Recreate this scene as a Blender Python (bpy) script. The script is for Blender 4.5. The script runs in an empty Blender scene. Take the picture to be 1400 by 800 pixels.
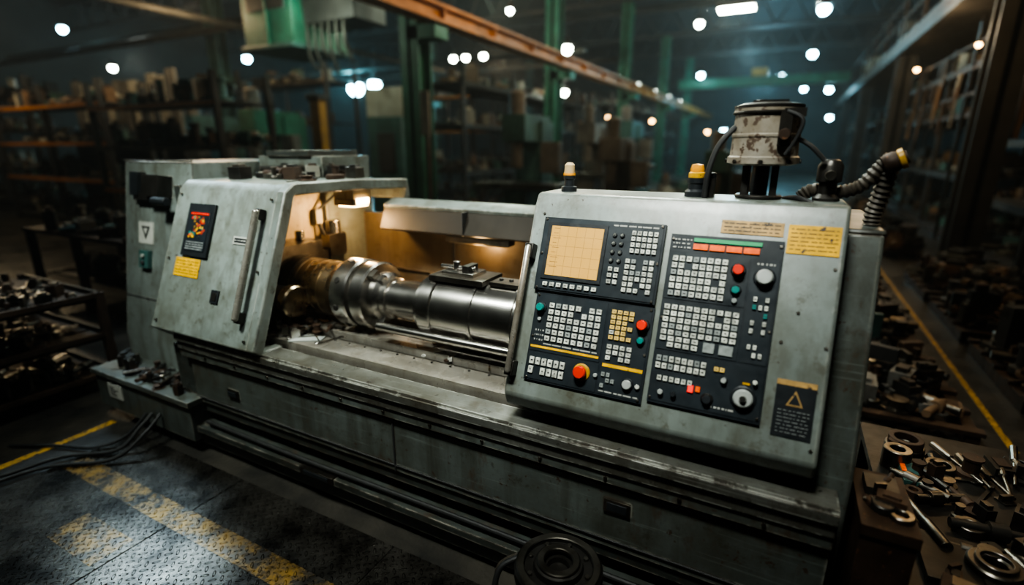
import bpy, math, random
from mathutils import Vector, Matrix
random.seed(7)
R=random.random
def U(a,b): return a+(b-a)*random.random()

# ------------------------------------------------------------------ materials
def M(name,col,rough=.5,metal=0.0,var=.35,scale=5,streak=0.0,chips=0.0,chipcol=(.05,.035,.025),edge=0.0,edgecol=(.30,.31,.29),bump=.08,emit=0,ecol=None,cs=38,rv=.15,hs=0,rst=0.0):
    m=bpy.data.materials.new(name); m.use_nodes=True
    nt=m.node_tree; N=nt.nodes; L=nt.links
    bs=N['Principled BSDF']
    tc=N.new('ShaderNodeTexCoord')
    def noise(sc,det=5,mp=None,ro=.5):
        n=N.new('ShaderNodeTexNoise'); n.inputs['Scale'].default_value=sc; n.inputs['Detail'].default_value=det; n.inputs['Roughness'].default_value=ro
        if mp:
            k=N.new('ShaderNodeMapping'); k.inputs['Scale'].default_value=mp; L.new(tc.outputs['Object'],k.inputs['Vector']); L.new(k.outputs[0],n.inputs['Vector'])
        else: L.new(tc.outputs['Object'],n.inputs['Vector'])
        return n.outputs['Fac']
    def ramp(f,a,b,ca=(0,0,0,1),cb=(1,1,1,1)):
        r=N.new('ShaderNodeValToRGB'); r.color_ramp.elements[0].position=a; r.color_ramp.elements[1].position=b
        r.color_ramp.elements[0].color=ca; r.color_ramp.elements[1].color=cb
        L.new(f,r.inputs[0]); return r.outputs[0]
    def mul(f,k):
        x=N.new('ShaderNodeMath'); x.operation='MULTIPLY'; L.new(f,x.inputs[0])
        if isinstance(k,(int,float)): x.inputs[1].default_value=k
        else: L.new(k,x.inputs[1])
        return x.outputs[0]
    def mix(f,a,b,mode='MIX'):
        x=N.new('ShaderNodeMix'); x.data_type='RGBA'; x.blend_type=mode
        L.new(f,x.inputs[0])
        for i,v in ((6,a),(7,b)):
            if isinstance(v,tuple): x.inputs[i].default_value=(v[0],v[1],v[2],1)
            else: L.new(v,x.inputs[i])
        return x.outputs[2]
    d=tuple(c*(1-var) for c in col); l=tuple(min(1,c*(1+var*.5)) for c in col)
    c=mix(ramp(noise(scale,7),.3,.7),d,l)
    if streak>0:
        s=ramp(noise(1.0,6,mp=(11,11,.9),ro=.65),.48,.74)
        c=mix(mul(s,streak*.75),c,(col[0]*.36,col[1]*.29,col[2]*.21))
        q=ramp(noise(2.1,10,ro=.72),.44,.68)
        c=mix(mul(q,streak*.85),c,(col[0]*.44,col[1]*.37,col[2]*.28))
        q=ramp(noise(.9,8,ro=.7),.48,.60)
        c=mix(mul(q,streak*.35),c,(col[0]*.5,col[1]*.47,col[2]*.42))
        q=ramp(noise(14,10,ro=.75),.555,.63)
        c=mix(mul(q,streak*.55),c,(col[0]*.36,col[1]*.28,col[2]*.2))
    if rst>0:
        q=ramp(noise(5,10,mp=(1,1,.45),ro=.75),.55,.66)
        c=mix(mul(q,rst),c,(.055,.030,.016))
    if hs>0:
        s=ramp(noise(1.0,8,mp=(1.6,50,60),ro=.7),.58,.68)
        c=mix(mul(s,hs),c,tuple(min(1,x*1.9) for x in col))
    if chips>0:
        c=mix(ramp(noise(cs,9,ro=.6),.72-chips*.25,.74-chips*.25),c,chipcol)
    if edge>0:
        bv=N.new('ShaderNodeBevel'); bv.samples=3; bv.inputs['Radius'].default_value=edge
        ge=N.new('ShaderNodeNewGeometry')
        dt=N.new('ShaderNodeVectorMath'); dt.operation='DOT_PRODUCT'
        L.new(bv.outputs[0],dt.inputs[0]); L.new(ge.outputs['Normal'],dt.inputs[1])
        e=ramp(dt.outputs['Value'],.84,.99,(1,1,1,1),(0,0,0,1))
        w_=ramp(noise(9,8,ro=.7),.43,.49)
        c=mix(mul(e,w_),c,edgecol)
        e2=ramp(noise(4,8,ro=.7),.49,.54)
        c=mix(mul(e,e2),c,(.045,.030,.020))
    L.new(c,bs.inputs['Base Color'])
    bs.inputs['Metallic'].default_value=metal
    rr=N.new('ShaderNodeMapRange'); rr.inputs['To Min'].default_value=max(.04,rough-rv); rr.inputs['To Max'].default_value=min(1,rough+rv)
    L.new(noise(scale*2.3,6),rr.inputs[0]); L.new(rr.outputs[0],bs.inputs['Roughness'])
    if bump>0:
        b=N.new('ShaderNodeBump'); b.inputs['Strength'].default_value=bump; b.inputs['Distance'].default_value=.01
        L.new(noise(scale*6,6),b.inputs['Height']); L.new(b.outputs[0],bs.inputs['Normal'])
    if emit>0:
        e=ecol or col
        bs.inputs['Emission Color'].default_value=(e[0],e[1],e[2],1); bs.inputs['Emission Strength'].default_value=emit
    return m

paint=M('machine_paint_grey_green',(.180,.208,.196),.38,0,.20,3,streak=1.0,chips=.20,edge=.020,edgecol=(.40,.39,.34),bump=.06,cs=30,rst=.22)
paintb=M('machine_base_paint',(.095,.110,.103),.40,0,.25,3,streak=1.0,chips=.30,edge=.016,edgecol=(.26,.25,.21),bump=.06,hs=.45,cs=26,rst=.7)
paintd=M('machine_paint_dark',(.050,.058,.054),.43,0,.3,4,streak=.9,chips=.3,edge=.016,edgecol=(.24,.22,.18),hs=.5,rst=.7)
cream=M('interior_cream_paint',(.48,.40,.26),.5,0,.2,4,streak=.8,chips=.2)
backm=M('interior_sheet_steel',(.17,.135,.09),.42,.3,.35,3,streak=.8)
visor=M('guard_canopy_steel',(.032,.024,.015),.55,.1,.35,3,streak=.5)
steel=M('machined_steel',(.52,.50,.47),.24,1,.14,3,bump=0,rv=.07)
steelg=M('ground_way_steel',(.34,.32,.28),.28,.55,.25,3,streak=.6,bump=.01,rv=.10,hs=.6)
steeld=M('oily_steel',(.24,.225,.20),.36,1,.4,6,streak=.7,bump=.04)
worn=M('worn_steel_ledge',(.20,.205,.185),.32,.55,.35,5,streak=.8,chips=.2,edge=.012,edgecol=(.66,.66,.60),hs=.8,rst=.5)
bronze=M('bronze_tinted_steel',(.42,.33,.22),.28,1,.25,4,bump=0,rv=.08)
black=M('black_plastic',(.014,.017,.02),.45,0,.3,9)
panelm=M('control_panel_face',(.014,.019,.024),.42,0,.3,9,bump=.03)
panelr=M('control_panel_raised',(.021,.028,.034),.40,0,.3,9,bump=.03,streak=.3)
keyw=M('key_white',(.50,.51,.45),.45,0,.6,50,bump=0)
keyg=M('key_grey',(.22,.24,.23),.45,0,.3,60,bump=0)
keyy=M('key_yellow',(.58,.40,.12),.45,0,.3,50,bump=0)
ink=M('printed_ink',(.03,.03,.03),.6,0,.1,9,bump=0)
inkw=M('printed_white',(.35,.35,.32),.6,0,.2,9,bump=0)
red=M('red_button',(.65,.03,.008),.35,0,.2,9,bump=0)
redl=M('red_indicator_lamp',(.8,.03,.015),.3,0,.1,9,bump=0,emit=.9)
teal=M('teal_button',(.015,.17,.15),.35,0,.2,9,bump=0)
greenl=M('green_display_strip',(.03,.28,.12),.4,0,.2,20,bump=0,emit=.08)
orangel=M('orange_display_strip',(.80,.12,.01),.4,0,.3,40,bump=0,emit=.20)
screen=M('crt_screen_glow',(.22,.13,.035),.3,0,.08,6,bump=0,emit=.62,ecol=(.95,.56,.14))
scrline=M('crt_grid_line',(.22,.11,.03),.5,0,.1,6,bump=0,emit=.10)
label_y=M('label_yellow',(.66,.37,.004),.5,0,.3,20,chips=.35,bump=0)
label_b=M('label_beige',(.40,.25,.09),.55,0,.4,25,chips=.5,bump=0)
label_w=M('label_white',(.42,.42,.38),.6,0,.2,15,bump=0)
dial=M('dial_grey',(.40,.42,.40),.35,.3,.2,12,bump=0)
amber=M('amber_lens',(.6,.26,.02),.25,0,.2,10,bump=0,emit=.15)
cork=M('beacon_cream',(.50,.36,.19),.5,0,.2,10)
motorm=M('motor_chipped_paint',(.33,.31,.27),.55,.1,.35,8,streak=1.0,chips=.62,chipcol=(.07,.045,.03),cs=24,rst=.6)
rubber=M('black_rubber',(.015,.015,.015),.6,0,.3,12)
hosem=M('hose_brown',(.06,.05,.038),.5,.2,.4,12)
yel=M('yellow_fitting',(.50,.28,.015),.45,0,.4,12,chips=.3)
rust=M('rusty_steel',(.075,.045,.029),.6,.4,.6,7,streak=.8,chips=.3,chipcol=(.14,.065,.03))
darkst=M('dark_steel',(.055,.052,.048),.42,.7,.5,7,streak=.6)
postm=M('display_red',(.30,.035,.02),.4,0,.8,22,bump=0,emit=.12,ecol=(.8,.15,.03))
lampw=M('work_lamp_glow',(1,.75,.4),.4,0,0.0,5,bump=0,emit=22,ecol=(1,.66,.32))
g_green=M('structural_green',(.028,.17,.11),.55,0,.4,2,streak=.6)
g_teal=M('equipment_teal',(.045,.12,.11),.55,0,.4,2,streak=.6)
g_orange=M('crane_orange',(.48,.19,.025),.55,0,.4,2,streak=.6)
g_yel=M('safety_yellow',(.5,.30,.025),.5,0,.4,2,streak=.6)
g_grey=M('grey_equipment',(.15,.145,.13),.55,.1,.5,2,streak=.6)
g_light=M('pale_crate',(.34,.33,.28),.6,0,.4,2,streak=.5)
g_brown=M('cardboard_brown',(.16,.095,.05),.8,0,.5,3)
g_dark=M('dark_equipment',(.032,.030,.028),.6,.1,.5,2)
pipe_m=M('dark_pipe',(.06,.058,.05),.5,.5,.4,3)
wallm=M('wall_dark_corrugated',(.030,.040,.040),.8,0,.4,.6)
ceilm=M('ceiling_dark',(.010,.010,.010),.9,0,.4,.5)
lamp_c=M('lamp_glow_cool',(.7,.95,1),.4,0,0.0,5,bump=0,emit=60,ecol=(.42,.85,1.0))
lamp_wm=M('lamp_glow_white',(1,1,.95),.4,0,0.0,5,bump=0,emit=50,ecol=(.90,1.0,.85))
lamp_o=M('lamp_glow_warm',(1,.7,.3),.4,0,0.0,5,bump=0,emit=24,ecol=(1,.58,.22))

# ------------------------------------------------------------------ mesh builder
class B:
    def __init__(s,name,parent=None,bevel=0,seg=2):
        s.n=name; s.p=parent; s.bv=bevel; s.sg=seg; s.v=[]; s.f=[]; s.m=[]; s.mats=[]
    def add(s,vs,fs,mat,X=None):
        if mat not in s.mats: s.mats.append(mat)
        k=s.mats.index(mat); o=len(s.v)
        for q in vs:
            q=Vector(q)
            s.v.append(X@q if X is not None else q)
        for f in fs: s.f.append([o+i for i in f]); s.m.append(k)
        return s
    def box(s,x0,x1,y0,y1,z0,z1,mat,X=None):
        return s.add([(x0,y0,z0),(x1,y0,z0),(x1,y1,z0),(x0,y1,z0),(x0,y0,z1),(x1,y0,z1),(x1,y1,z1),(x0,y1,z1)],
          [(3,2,1,0),(4,5,6,7),(0,1,5,4),(1,2,6,5),(2,3,7,6),(3,0,4,7)],mat,X)
    def ext(s,poly,a,b,mat,axis='x',X=None):
        n=len(poly)
        if axis=='x': vs=[(a,p[0],p[1]) for p in poly]+[(b,p[0],p[1]) for p in poly]
        elif axis=='z': vs=[(p[0],p[1],a) for p in poly]+[(p[0],p[1],b) for p in poly]
        else: vs=[(p[0],a,p[1]) for p in poly]+[(p[0],b,p[1]) for p in poly]
        fs=[tuple(range(n))[::-1],tuple(range(n,2*n))]+[(i,(i+1)%n,n+(i+1)%n,n+i) for i in range(n)]
        return s.add(vs,fs,mat,X)
    def shell(s,line,th,a,b,mat):
        L=[Vector(p) for p in line]; off=[]
        for i,p in enumerate(L):
            d=(L[min(i+1,len(L)-1)]-L[max(i-1,0)]).normalized(); off.append((p.x+d.y*th,p.y-d.x*th))
        return s.ext([tuple(p) for p in L]+off[::-1],a,b,mat)
    def rev(s,prof,o,ax,mat,seg=24,X=None,ph=0):
        ax=Vector(ax).normalized(); t=Vector((0,0,1)) if abs(ax.z)<.9 else Vector((1,0,0))
        u=ax.cross(t).normalized(); w=ax.cross(u); o=Vector(o); vs=[];fs=[]
        for r,h in prof:
            for i in range(seg):
                a=2*math.pi*i/seg+ph; vs.append(o+ax*h+u*(r*math.cos(a))+w*(r*math.sin(a)))
        for j in range(len(prof)-1):
            for i in range(seg):
                k=(i+1)%seg; fs.append((j*seg+i,j*seg+k,(j+1)*seg+k,(j+1)*seg+i))
        if prof[0][0]>1e-5: fs.append(tuple(range(seg))[::-1])
        if prof[-1][0]>1e-5: fs.append(tuple(range((len(prof)-1)*seg,len(prof)*seg)))
        return s.add(vs,fs,mat,X)
    def cyl(s,o,ax,r,h,mat,seg=20,c=.12,X=None):
        b=min(r*c,abs(h)*.3)
        return s.rev([(r-b,0),(r,b),(r,h-b),(r-b,h)],o,ax,mat,seg,X)
    def ring(s,o,ax,ri,ro,h,mat,seg=28,X=None):
        ax=Vector(ax).normalized(); t=Vector((0,0,1)) if abs(ax.z)<.9 else Vector((1,0,0))
        u=ax.cross(t).normalized(); w=ax.cross(u); o=Vector(o); vs=[];fs=[]
        b=(ro-ri)*.12
        pr=[(ri+b,0),(ro-b,0),(ro,b),(ro,h-b),(ro-b,h),(ri+b,h),(ri,h-b),(ri,b)]
        for r,hh in pr:
            for i in range(seg):
                a=2*math.pi*i/seg; vs.append(o+ax*hh+u*(r*math.cos(a))+w*(r*math.sin(a)))
        n=len(pr)
        for j in range(n):
            for i in range(seg):
                k=(i+1)%seg; fs.append((j*seg+i,j*seg+k,((j+1)%n)*seg+k,((j+1)%n)*seg+i))
        return s.add(vs,fs,mat,X)
    def tube(s,pts,r,mat,seg=10,sub=6,rib=0):
        P=[Vector(p) for p in pts]; C=[]
        for i in range(len(P)-1):
            p0=P[max(i-1,0)];p1=P[i];p2=P[i+1];p3=P[min(i+2,len(P)-1)]
            for k in range(sub):
                t=k/sub; C.append(.5*((2*p1)+(p2-p0)*t+(2*p0-5*p1+4*p2-p3)*t*t+(3*p1-p0-3*p2+p3)*t**3))
        C.append(P[-1]); vs=[];fs=[]; u=None
        for i,c in enumerate(C):
            d=(C[min(i+1,len(C)-1)]-C[max(i-1,0)]).normalized()
            if u is None: u=d.orthogonal().normalized()
            u=(u-d*u.dot(d)).normalized(); w=d.cross(u)
            rr=r*(1+(rib if i%2 else -rib))
            for k in range(seg):
                a=2*math.pi*k/seg; vs.append(c+u*rr*math.cos(a)+w*rr*math.sin(a))
        for i in range(len(C)-1):
            for k in range(seg):
                q=(k+1)%seg; fs.append((i*seg+k,i*seg+q,(i+1)*seg+q,(i+1)*seg+k))
        fs.append(tuple(range(seg))[::-1]); fs.append(tuple(range((len(C)-1)*seg,len(C)*seg)))
        return s.add(vs,fs,mat)
    def obj(s):
        me=bpy.data.meshes.new(s.n); me.from_pydata([tuple(v) for v in s.v],[],s.f)
        for m in s.mats: me.materials.append(m)
        me.polygons.foreach_set('material_index',s.m)
        me.polygons.foreach_set('use_smooth',[True]*len(s.f))
        me.update()
        import bmesh
        bm=bmesh.new(); bm.from_mesh(me); bmesh.ops.recalc_face_normals(bm,faces=bm.faces); bm.to_mesh(me); bm.free()
        me.set_sharp_from_angle(angle=math.radians(32))
        o=bpy.data.objects.new(s.n,me); bpy.context.collection.objects.link(o)
        if s.p: o.parent=s.p
        if s.bv>0:
            md=o.modifiers.new('bevel','BEVEL'); md.width=s.bv; md.segments=s.sg; md.limit_method='ANGLE'; md.angle_limit=math.radians(35)
        return o
def empty(name):
    e=bpy.data.objects.new(name,None); bpy.context.collection.objects.link(e); return e

def wrench(b,x,y,z,ang,L,mat):
    w=L*.045; h=L*.10
    p=[(0,-w),(L*.8,-w),(L*.84,-h),(L*.94,-h),(L,-h*.55),(L*.9,-h*.35),(L*.9,h*.35),(L,h*.55),(L*.94,h),(L*.84,h),(L*.8,w),(0,w)]
    X=Matrix.Translation((x,y,z))@Matrix.Rotation(ang,4,'Z')
    b.ext(p,0,L*.03,mat,'z',X); b.ring((-h*.8,0,0),(0,0,1),h*.55,h,L*.035,mat,14,X)
def junk(b,x0,x1,y0,y1,z,hm,n,mats,s=1.0):
    for i in range(n):
        k=R(); m=random.choice(mats); x=U(x0,x1); y=U(y0,y1); X=Matrix.Translation((x,y,z))@Matrix.Rotation(U(0,6.28),4,'Z')
        a=U(.04,.13)*s; h=min(hm,U(.05,.25)*s)
        if k<.25:
            b.box(-a,a,-a*.7,a*.7,0,h,m,X); b.box(-a*.6,a*.6,-a*.4,a*.4,h,h*1.2,random.choice(mats),X)
        elif k<.45:
            b.rev([(a,0),(a,h*.2),(a*.6,h*.25),(a*.6,h*.85),(a*.75,h*.9),(a*.75,h)],(0,0,0),(0,0,1),m,14,X)
        elif k<.62: b.ring((0,0,0),(0,0,1),a*.5,a,h*.4,m,16,X)
        elif k<.8:
            b.rev([(a*.35,0),(a*.35,a*2),(a*.6,a*2.02),(a*.6,a*3),(a*.3,a*3.02),(a*.3,a*4)],(-a*2,0,a*.6),(1,0,0),m,12,X)
        elif k<.9:
            b.box(-a*2.2,a*2.2,-a*.12,a*.12,0,a*.2,m,X)
        else:
            b.box(-a,a,-a,a,0,a*.3,m,X); b.box(-a*.3,a*.3,-a,a,a*.3,h+a*.3,m,X); b.cyl((0,-a,h),(0,1,0),a*.3,a*2,random.choice(mats),10,.1,X)

# ================================================================== LATHE
lathe=empty('cnc_lathe')
X0,X1=-.955,.215
KF=.386
def fy(z): return 2.05-KF*(1.755-z)
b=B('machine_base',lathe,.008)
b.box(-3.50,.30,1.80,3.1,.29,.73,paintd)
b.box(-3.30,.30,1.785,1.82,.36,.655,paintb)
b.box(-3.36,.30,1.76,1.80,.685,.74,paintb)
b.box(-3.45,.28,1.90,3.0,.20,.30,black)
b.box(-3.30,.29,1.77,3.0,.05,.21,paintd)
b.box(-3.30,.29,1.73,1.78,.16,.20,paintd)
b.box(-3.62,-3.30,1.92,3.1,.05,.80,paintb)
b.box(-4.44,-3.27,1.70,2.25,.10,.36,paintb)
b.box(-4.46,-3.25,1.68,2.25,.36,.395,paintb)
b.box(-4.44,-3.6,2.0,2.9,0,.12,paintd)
for fx in (-4.2,-3.4,-2.4,-1.4,-.4,.15): b.cyl((fx,1.95,0),(0,0,1),.06,.07,darkst,14)
b.box(-4.28,-4.1,1.694,1.702,.20,.31,label_w)
for i in range(4): b.box(-4.26,-4.26+U(.06,.14),1.692,1.694,.22+i*.02,.228+i*.02,ink)
for (x,z,w,h) in ((-.44,.57,.055,.03),(-2.9,.50,.05,.028),(-2.16,.19,.13,.02)):
    b.box(x-w,x+w,1.72 if z<.2 else 1.775,1.79,z-h,z+h,steeld); b.box(x-w*.75,x+w*.75,1.715 if z<.2 else 1.77,1.79,z-h*.6,z+h*.6,black)
b.box(-3.3,.3,1.777,1.785,.395,.40,ink); b.box(-1.62,-1.612,1.778,1.786,.36,.65,ink)
for i in range(12): b.cyl((-3.1+i*.29,1.76,.712),(0,-1,0),.008,.008,steeld,8)
b.tube([(-3.2,1.76,.24),(-2.3,1.755,.235),(-1.2,1.76,.24),(.1,1.755,.235)],.012,rubber,8)
b.obj()
b=B('bed_ledge',lathe,.006)
b.box(-3.36,.30,1.75,1.88,.74,.85,worn)
b.box(-3.36,.30,1.735,1.76,.80,.838,worn)
b.box(-3.0,.28,1.88,2.95,.70,.80,steeld)
b.box(-2.95,.25,1.91,2.07,.80,.885,steelg)
b.box(-2.95,.25,2.09,2.13,.80,.86,steeld)
b.box(-2.95,.25,2.15,2.28,.80,.895,steelg)
b.box(-2.95,.25,2.46,2.60,.80,.92,steelg)
b.ext([(2.6,.80),(2.95,.80),(3.02,1.0),(3.0,1.0)],-2.95,.25,steeld)
for i in range(26): b.cyl((-2.85+i*.118,2.05,.885),(0,0,1),.007,.005,darkst,8)
b.obj()
b=B('swarf_and_clamps',lathe,0)
junk(b,-2.8,-2.3,1.94,2.2,.895,.05,20,[steeld,steel,rust],.36)
junk(b,-2.75,-1.2,2.10,2.42,.87,.03,44,[steeld,bronze,rust,label_w],.12)
wrench(b,-2.5,1.95,.89,.7,.20,steel); wrench(b,-2.3,1.97,.89,1.2,.15,steel)
b.ext([(-.10,-.05),(.09,-.04),(.10,.03),(-.06,.06)],.887,.893,dial,'z',Matrix.Translation((-2.42,1.99,0))@Matrix.Rotation(.5,4,'Z'))
b.obj()
# ---- left hood
line=[(1.90,.78),(1.80,.79),(fy(.87),.87),(2.05,1.74),(2.11,1.785),(2.6,1.785),(3.15,1.76),(3.17,1.62)]
b=B('headstock_hood',lathe,.012)
b.shell(line,.045,-3.55,-2.56,paint)
b.shell([(p[0]-.006 if i<4 else p[0],p[1]+.006) for i,p in enumerate(line)],.07,-2.60,-2.53,paint)
b.ext([(1.90,.80),(1.80,.81),(fy(.87)+.02,.87),(2.07,1.73),(2.11,1.76),(3.13,1.74),(3.13,.80)],-3.548,-3.50,paint)
b.obj()
b=B('headstock_casting',lathe,.012)
b.ext([(1.86,.80),(1.80,.90),(2.10,1.70),(3.08,1.70),(3.08,.80)],-3.49,-3.0,cream)
b.box(-3.0,-2.985,2.28,2.30,1.4,1.70,backm)
b.box(-3.0,-2.78,2.04,2.50,1.20,1.38,steeld)
b.box(-3.0,-2.86,1.95,2.62,.85,1.28,steeld)
b.cyl((-2.92,2.12,1.38),(0,0,1),.05,.05,darkst,16); b.cyl((-2.88,2.40,1.38),(0,0,1),.03,.07,steel,16)
b.box(-2.98,-2.88,2.66,2.82,1.22,1.38,steeld); b.cyl((-2.92,2.74,1.38),(0,0,1),.055,.10,steel)
b.box(-3.0,-2.95,2.62,2.68,1.46,1.56,g_light)
b.tube([(-2.96,2.65,1.46),(-2.93,2.68,1.35),(-2.95,2.78,1.28),(-2.9,2.6,1.2)],.011,rubber)
b.tube([(-2.96,2.65,1.56),(-2.92,2.72,1.62),(-2.85,2.74,1.68)],.009,rubber)
for (y,z) in ((2.2,1.6),(2.9,1.6),(2.95,1.2),(2.45,1.62)): b.cyl((-3.0,y,z),(1,0,0),.012,.012,steeld,10)
b.obj()
b=B('work_lamp',lathe,.004)
b.box(-2.80,-2.62,2.66,2.84,1.64,1.735,cream); b.box(-2.79,-2.61,2.65,2.83,1.60,1.645,steeld)
b.box(-2.77,-2.625,2.67,2.81,1.592,1.602,lampw); b.box(-2.612,-2.606,2.68,2.80,1.61,1.65,lampw)
b.obj()
# ---- slanted face local frame
ca=1/math.sqrt(1+KF*KF); sa=KF*ca
FX=Matrix(((1,0,0,0),(0,sa,-ca,fy(1.0)),(0,ca,sa,1.0),(0,0,0,1)))
def V(z): return (z-1.0)/ca
def plate(b,x0,x1,z0,z1,w0,w1,mat): b.box(x0,x1,V(z0),V(z1),w0,w1,mat,FX)
def txt(b,x0,x1,z0,z1,w,mat,rows,h=.35):
    d=(z1-z0)/rows
    for r in range(rows):
        x=x0
        while x<x1-.004:
            l=U(.006,.03)*(x1-x0)/.15; 
            plate(b,x,min(x+l,x1),z1-(r+.5)*d-d*h*.5,z1-(r+.5)*d+d*h*.5,w,w+.0008,mat); x+=l+U(.003,.008)
b=B('hood_display_and_labels',lathe,.002,1)
plate(b,-3.37,-3.11,1.33,1.645,0,.014,black); plate(b,-3.34,-3.14,1.36,1.60,.014,.018,panelm)
for i in range(60):
    x=U(-3.32,-3.19); z=U(1.43,1.56); plate(b,x,x+U(.008,.03),z,z+U(.006,.016),.018,.019+R()*.001,random.choice([postm,postm,orangel,yel,panelm,red,teal,label_y]))
plate(b,-3.33,-3.15,1.578,1.590,.018,.0195,red); txt(b,-3.33,-3.15,1.365,1.42,.018,dial,4)
plate(b,-3.42,-3.17,1.205,1.315,0,.003,label_y); txt(b,-3.41,-3.18,1.215,1.305,.003,ink,5,.2)
plate(b,-2.90,-2.76,1.435,1.478,0,.003,label_w); plate(b,-2.89,-2.77,1.443,1.470,.003,.004,black); txt(b,-2.885,-2.775,1.447,1.466,.004,inkw,1)
plate(b,-3.0,-2.93,1.085,1.16,0,.008,black); plate(b,-2.985,-2.945,1.10,1.145,.008,.012,darkst)
b.obj()
def handle(name,x,z0,z1,mt,r=.021):
    b=B(name,lathe,.004)
    plate(b,x-.02,x+.02,z0-.01,z0+.05,0,.045,darkst); plate(b,x-.02,x+.02,z1-.05,z1+.01,0,.045,darkst)
    b.rev([(r*.6,0),(r,.01),(r,V(z1)-V(z0)-.01),(r*.6,V(z1)-V(z0))],FX@Vector((x,V(z0),.05)),(0,sa,ca),mt,14)
    b.obj()
handle('door_handle',-2.68,1.02,1.63,steelg); handle('door_handle_b',-.928,1.07,1.58,steelg,.014)
b=B('hood_screws',lathe)
for x in (-3.5,-2.63): 
    for z in (.92,1.3,1.7): b.cyl(FX@Vector((x,V(z),0)),(0,-ca,sa),.008,.012,steeld,8)
for (x,z) in ((.19,1.60),(.06,1.35),(.10,1.45),(.19,1.03),(-.93,1.03),(-.90,1.72),(.195,1.35)): b.cyl(FX@Vector((x,V(z),0)),(0,-ca,sa),.006,.004,steeld,8)
b.obj()
b=B('parts_on_hood',lathe,.003)
junk(b,-3.4,-2.65,2.3,2.9,1.787,.08,26,[steeld,g_light,rust,darkst],.6)
b.obj()
# ---- left cabinet
b=B('electrical_cabinet',lathe,.012)
b.ext([(1.97,.12),(1.97,.60),(2.2,1.89),(3.2,1.89),(3.2,.12)],-4.45,-3.62,paint)
b.box(-3.62,-2.95,2.72,3.2,.8,1.93,paint); b.box(-3.5,-3.05,2.70,3.18,1.93,1.97,paintd)
b.box(-4.45,-3.62,2.19,2.205,1.895,1.905,paintd)
b.box(-3.62,-3.55,2.05,2.7,.8,1.75,paintd)
KX=Matrix(((1,0,0,0),(0,.1755,-.9845,2.2),(0,.9845,.1755,1.89),(0,0,0,1)))
b.box(-4.25,-3.95,-.28,-.22,0,.05,darkst,KX); b.box(-4.05,-3.85,-.25,-.10,0,.10,darkst,KX); b.box(-4.28,-4.18,-.25,-.08,0,.06,black,KX); b.cyl(KX@Vector((-3.9,-.28,.1)),(1,0,0),.03,.16,black,12)
b.box(-4.27,-4.08,-.60,-.44,0,.004,label_w,KX)
b.ext([(-4.23,-.47),(-4.12,-.47),(-4.175,-.57)],.004,.006,ink,'z',KX); b.ext([(-4.20,-.485),(-4.15,-.485),(-4.175,-.535)],.006,.007,label_w,'z',KX)
b.box(-4.22,-4.10,-.78,-.65,0,.03,g_teal,KX); b.cyl(KX@Vector((-4.16,-.69,.03)),(0,-.98,.17),.015,.015,inkw,10); b.cyl(KX@Vector((-4.16,-.74,.03)),(0,-.98,.17),.015,.015,ink,10)
b.box(-4.44,-3.63,-1.02,-1.01,0,.003,ink,KX)
b.obj()
b=B('parts_on_base_shelf',lathe,.002); junk(b,-4.35,-3.35,1.72,1.93,.396,.10,44,[darkst,rust,darkst,steeld],.40); b.obj()
# ---- rear guard
b=B('rear_guard',lathe,.008)
b.box(-3.0,.2,3.10,3.13,.75,1.50,backm)
b.ext([(3.16,1.60),(3.0,1.615),(2.90,1.57),(2.84,1.43),(2.86,1.42),(3.0,1.40),(3.16,1.38)],-2.56,-.96,visor)
b.ext([(3.17,1.615),(3.0,1.635),(2.89,1.595),(2.90,1.57),(3.0,1.60),(3.17,1.58)],-2.56,-.96,paint)
for x in (-2.1,-1.45): b.box(x,x+.012,3.09,3.10,.9,1.42,ink)
b.box(-1.85,-1.843,2.83,2.92,1.42,1.58,ink)
b.box(-2.9,-1,3.085,3.10,1.06,1.075,steeld)
b.box(-2.05,-1.55,2.93,3.02,1.36,1.40,steeld); b.box(-2.03,-1.57,2.94,3.01,1.352,1.361,cream)  # fixture added under the canopy to go with the extra warm fill
b.obj()
# ---- spindle, chuck, workpiece
ax=(1,0,0); C=lambda x:(x,2.3,1.12)
b=B('spindle_chuck',lathe,0)
b.rev([(.24,0),(.25,.01),(.25,.14),(.23,.16),(.19,.17),(.19,.3)],C(-3.0),ax,steeld,40)
pr=[(.15,0),(.178,.005)]
for i in range(5): h=.02+i*.065; pr+=[(.178,h),(.172,h+.003),(.172,h+.009),(.178,h+.012)]
pr+=[(.178,.36),(.15,.37)]
b.rev(pr,C(-2.75),ax,bronze,64)
b.rev([(.13,0),(.13,.05),(.205,.055),(.215,.065),(.215,.165),(.205,.175),(.17,.178),(.17,.20),(.20,.205),(.208,.215),(.208,.285),(.198,.295),(.15,.30),(.15,.34),(.13,.36)],C(-2.38),ax,steel,64)
for k in range(3):
    X=Matrix.Translation(C(-2.10))@Matrix.Rotation(k*2.094+.5,4,'X')
    b.box(0,.05,-.03,.03,.08,.19,steeld,X); b.box(.05,.10,-.025,.025,.11,.16,steel,X)
for k in range(8):
    a=k*math.pi/4+.2; b.cyl((-2.27,2.3+.208*math.cos(a),1.12+.208*math.sin(a)),(0,math.cos(a),math.sin(a)),.020,.012,darkst,8)
b.cyl((-3.0,2.06,1.08),ax,.085,.40,steeld,28); b.rev([(.10,0),(.10,.05),(.09,.06),(.02,.062),(.02,.07)],(-2.62,2.06,1.08),ax,bronze,36)
b.obj()
b=B('workpiece_shaft',lathe,0)
b.rev([(.10,0),(.125,.01),(.125,.06),(.112,.065),(.112,.14),(.118,.145),(.118,.33),(.12,.34)],C(-2.04),ax,steel,56)
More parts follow.
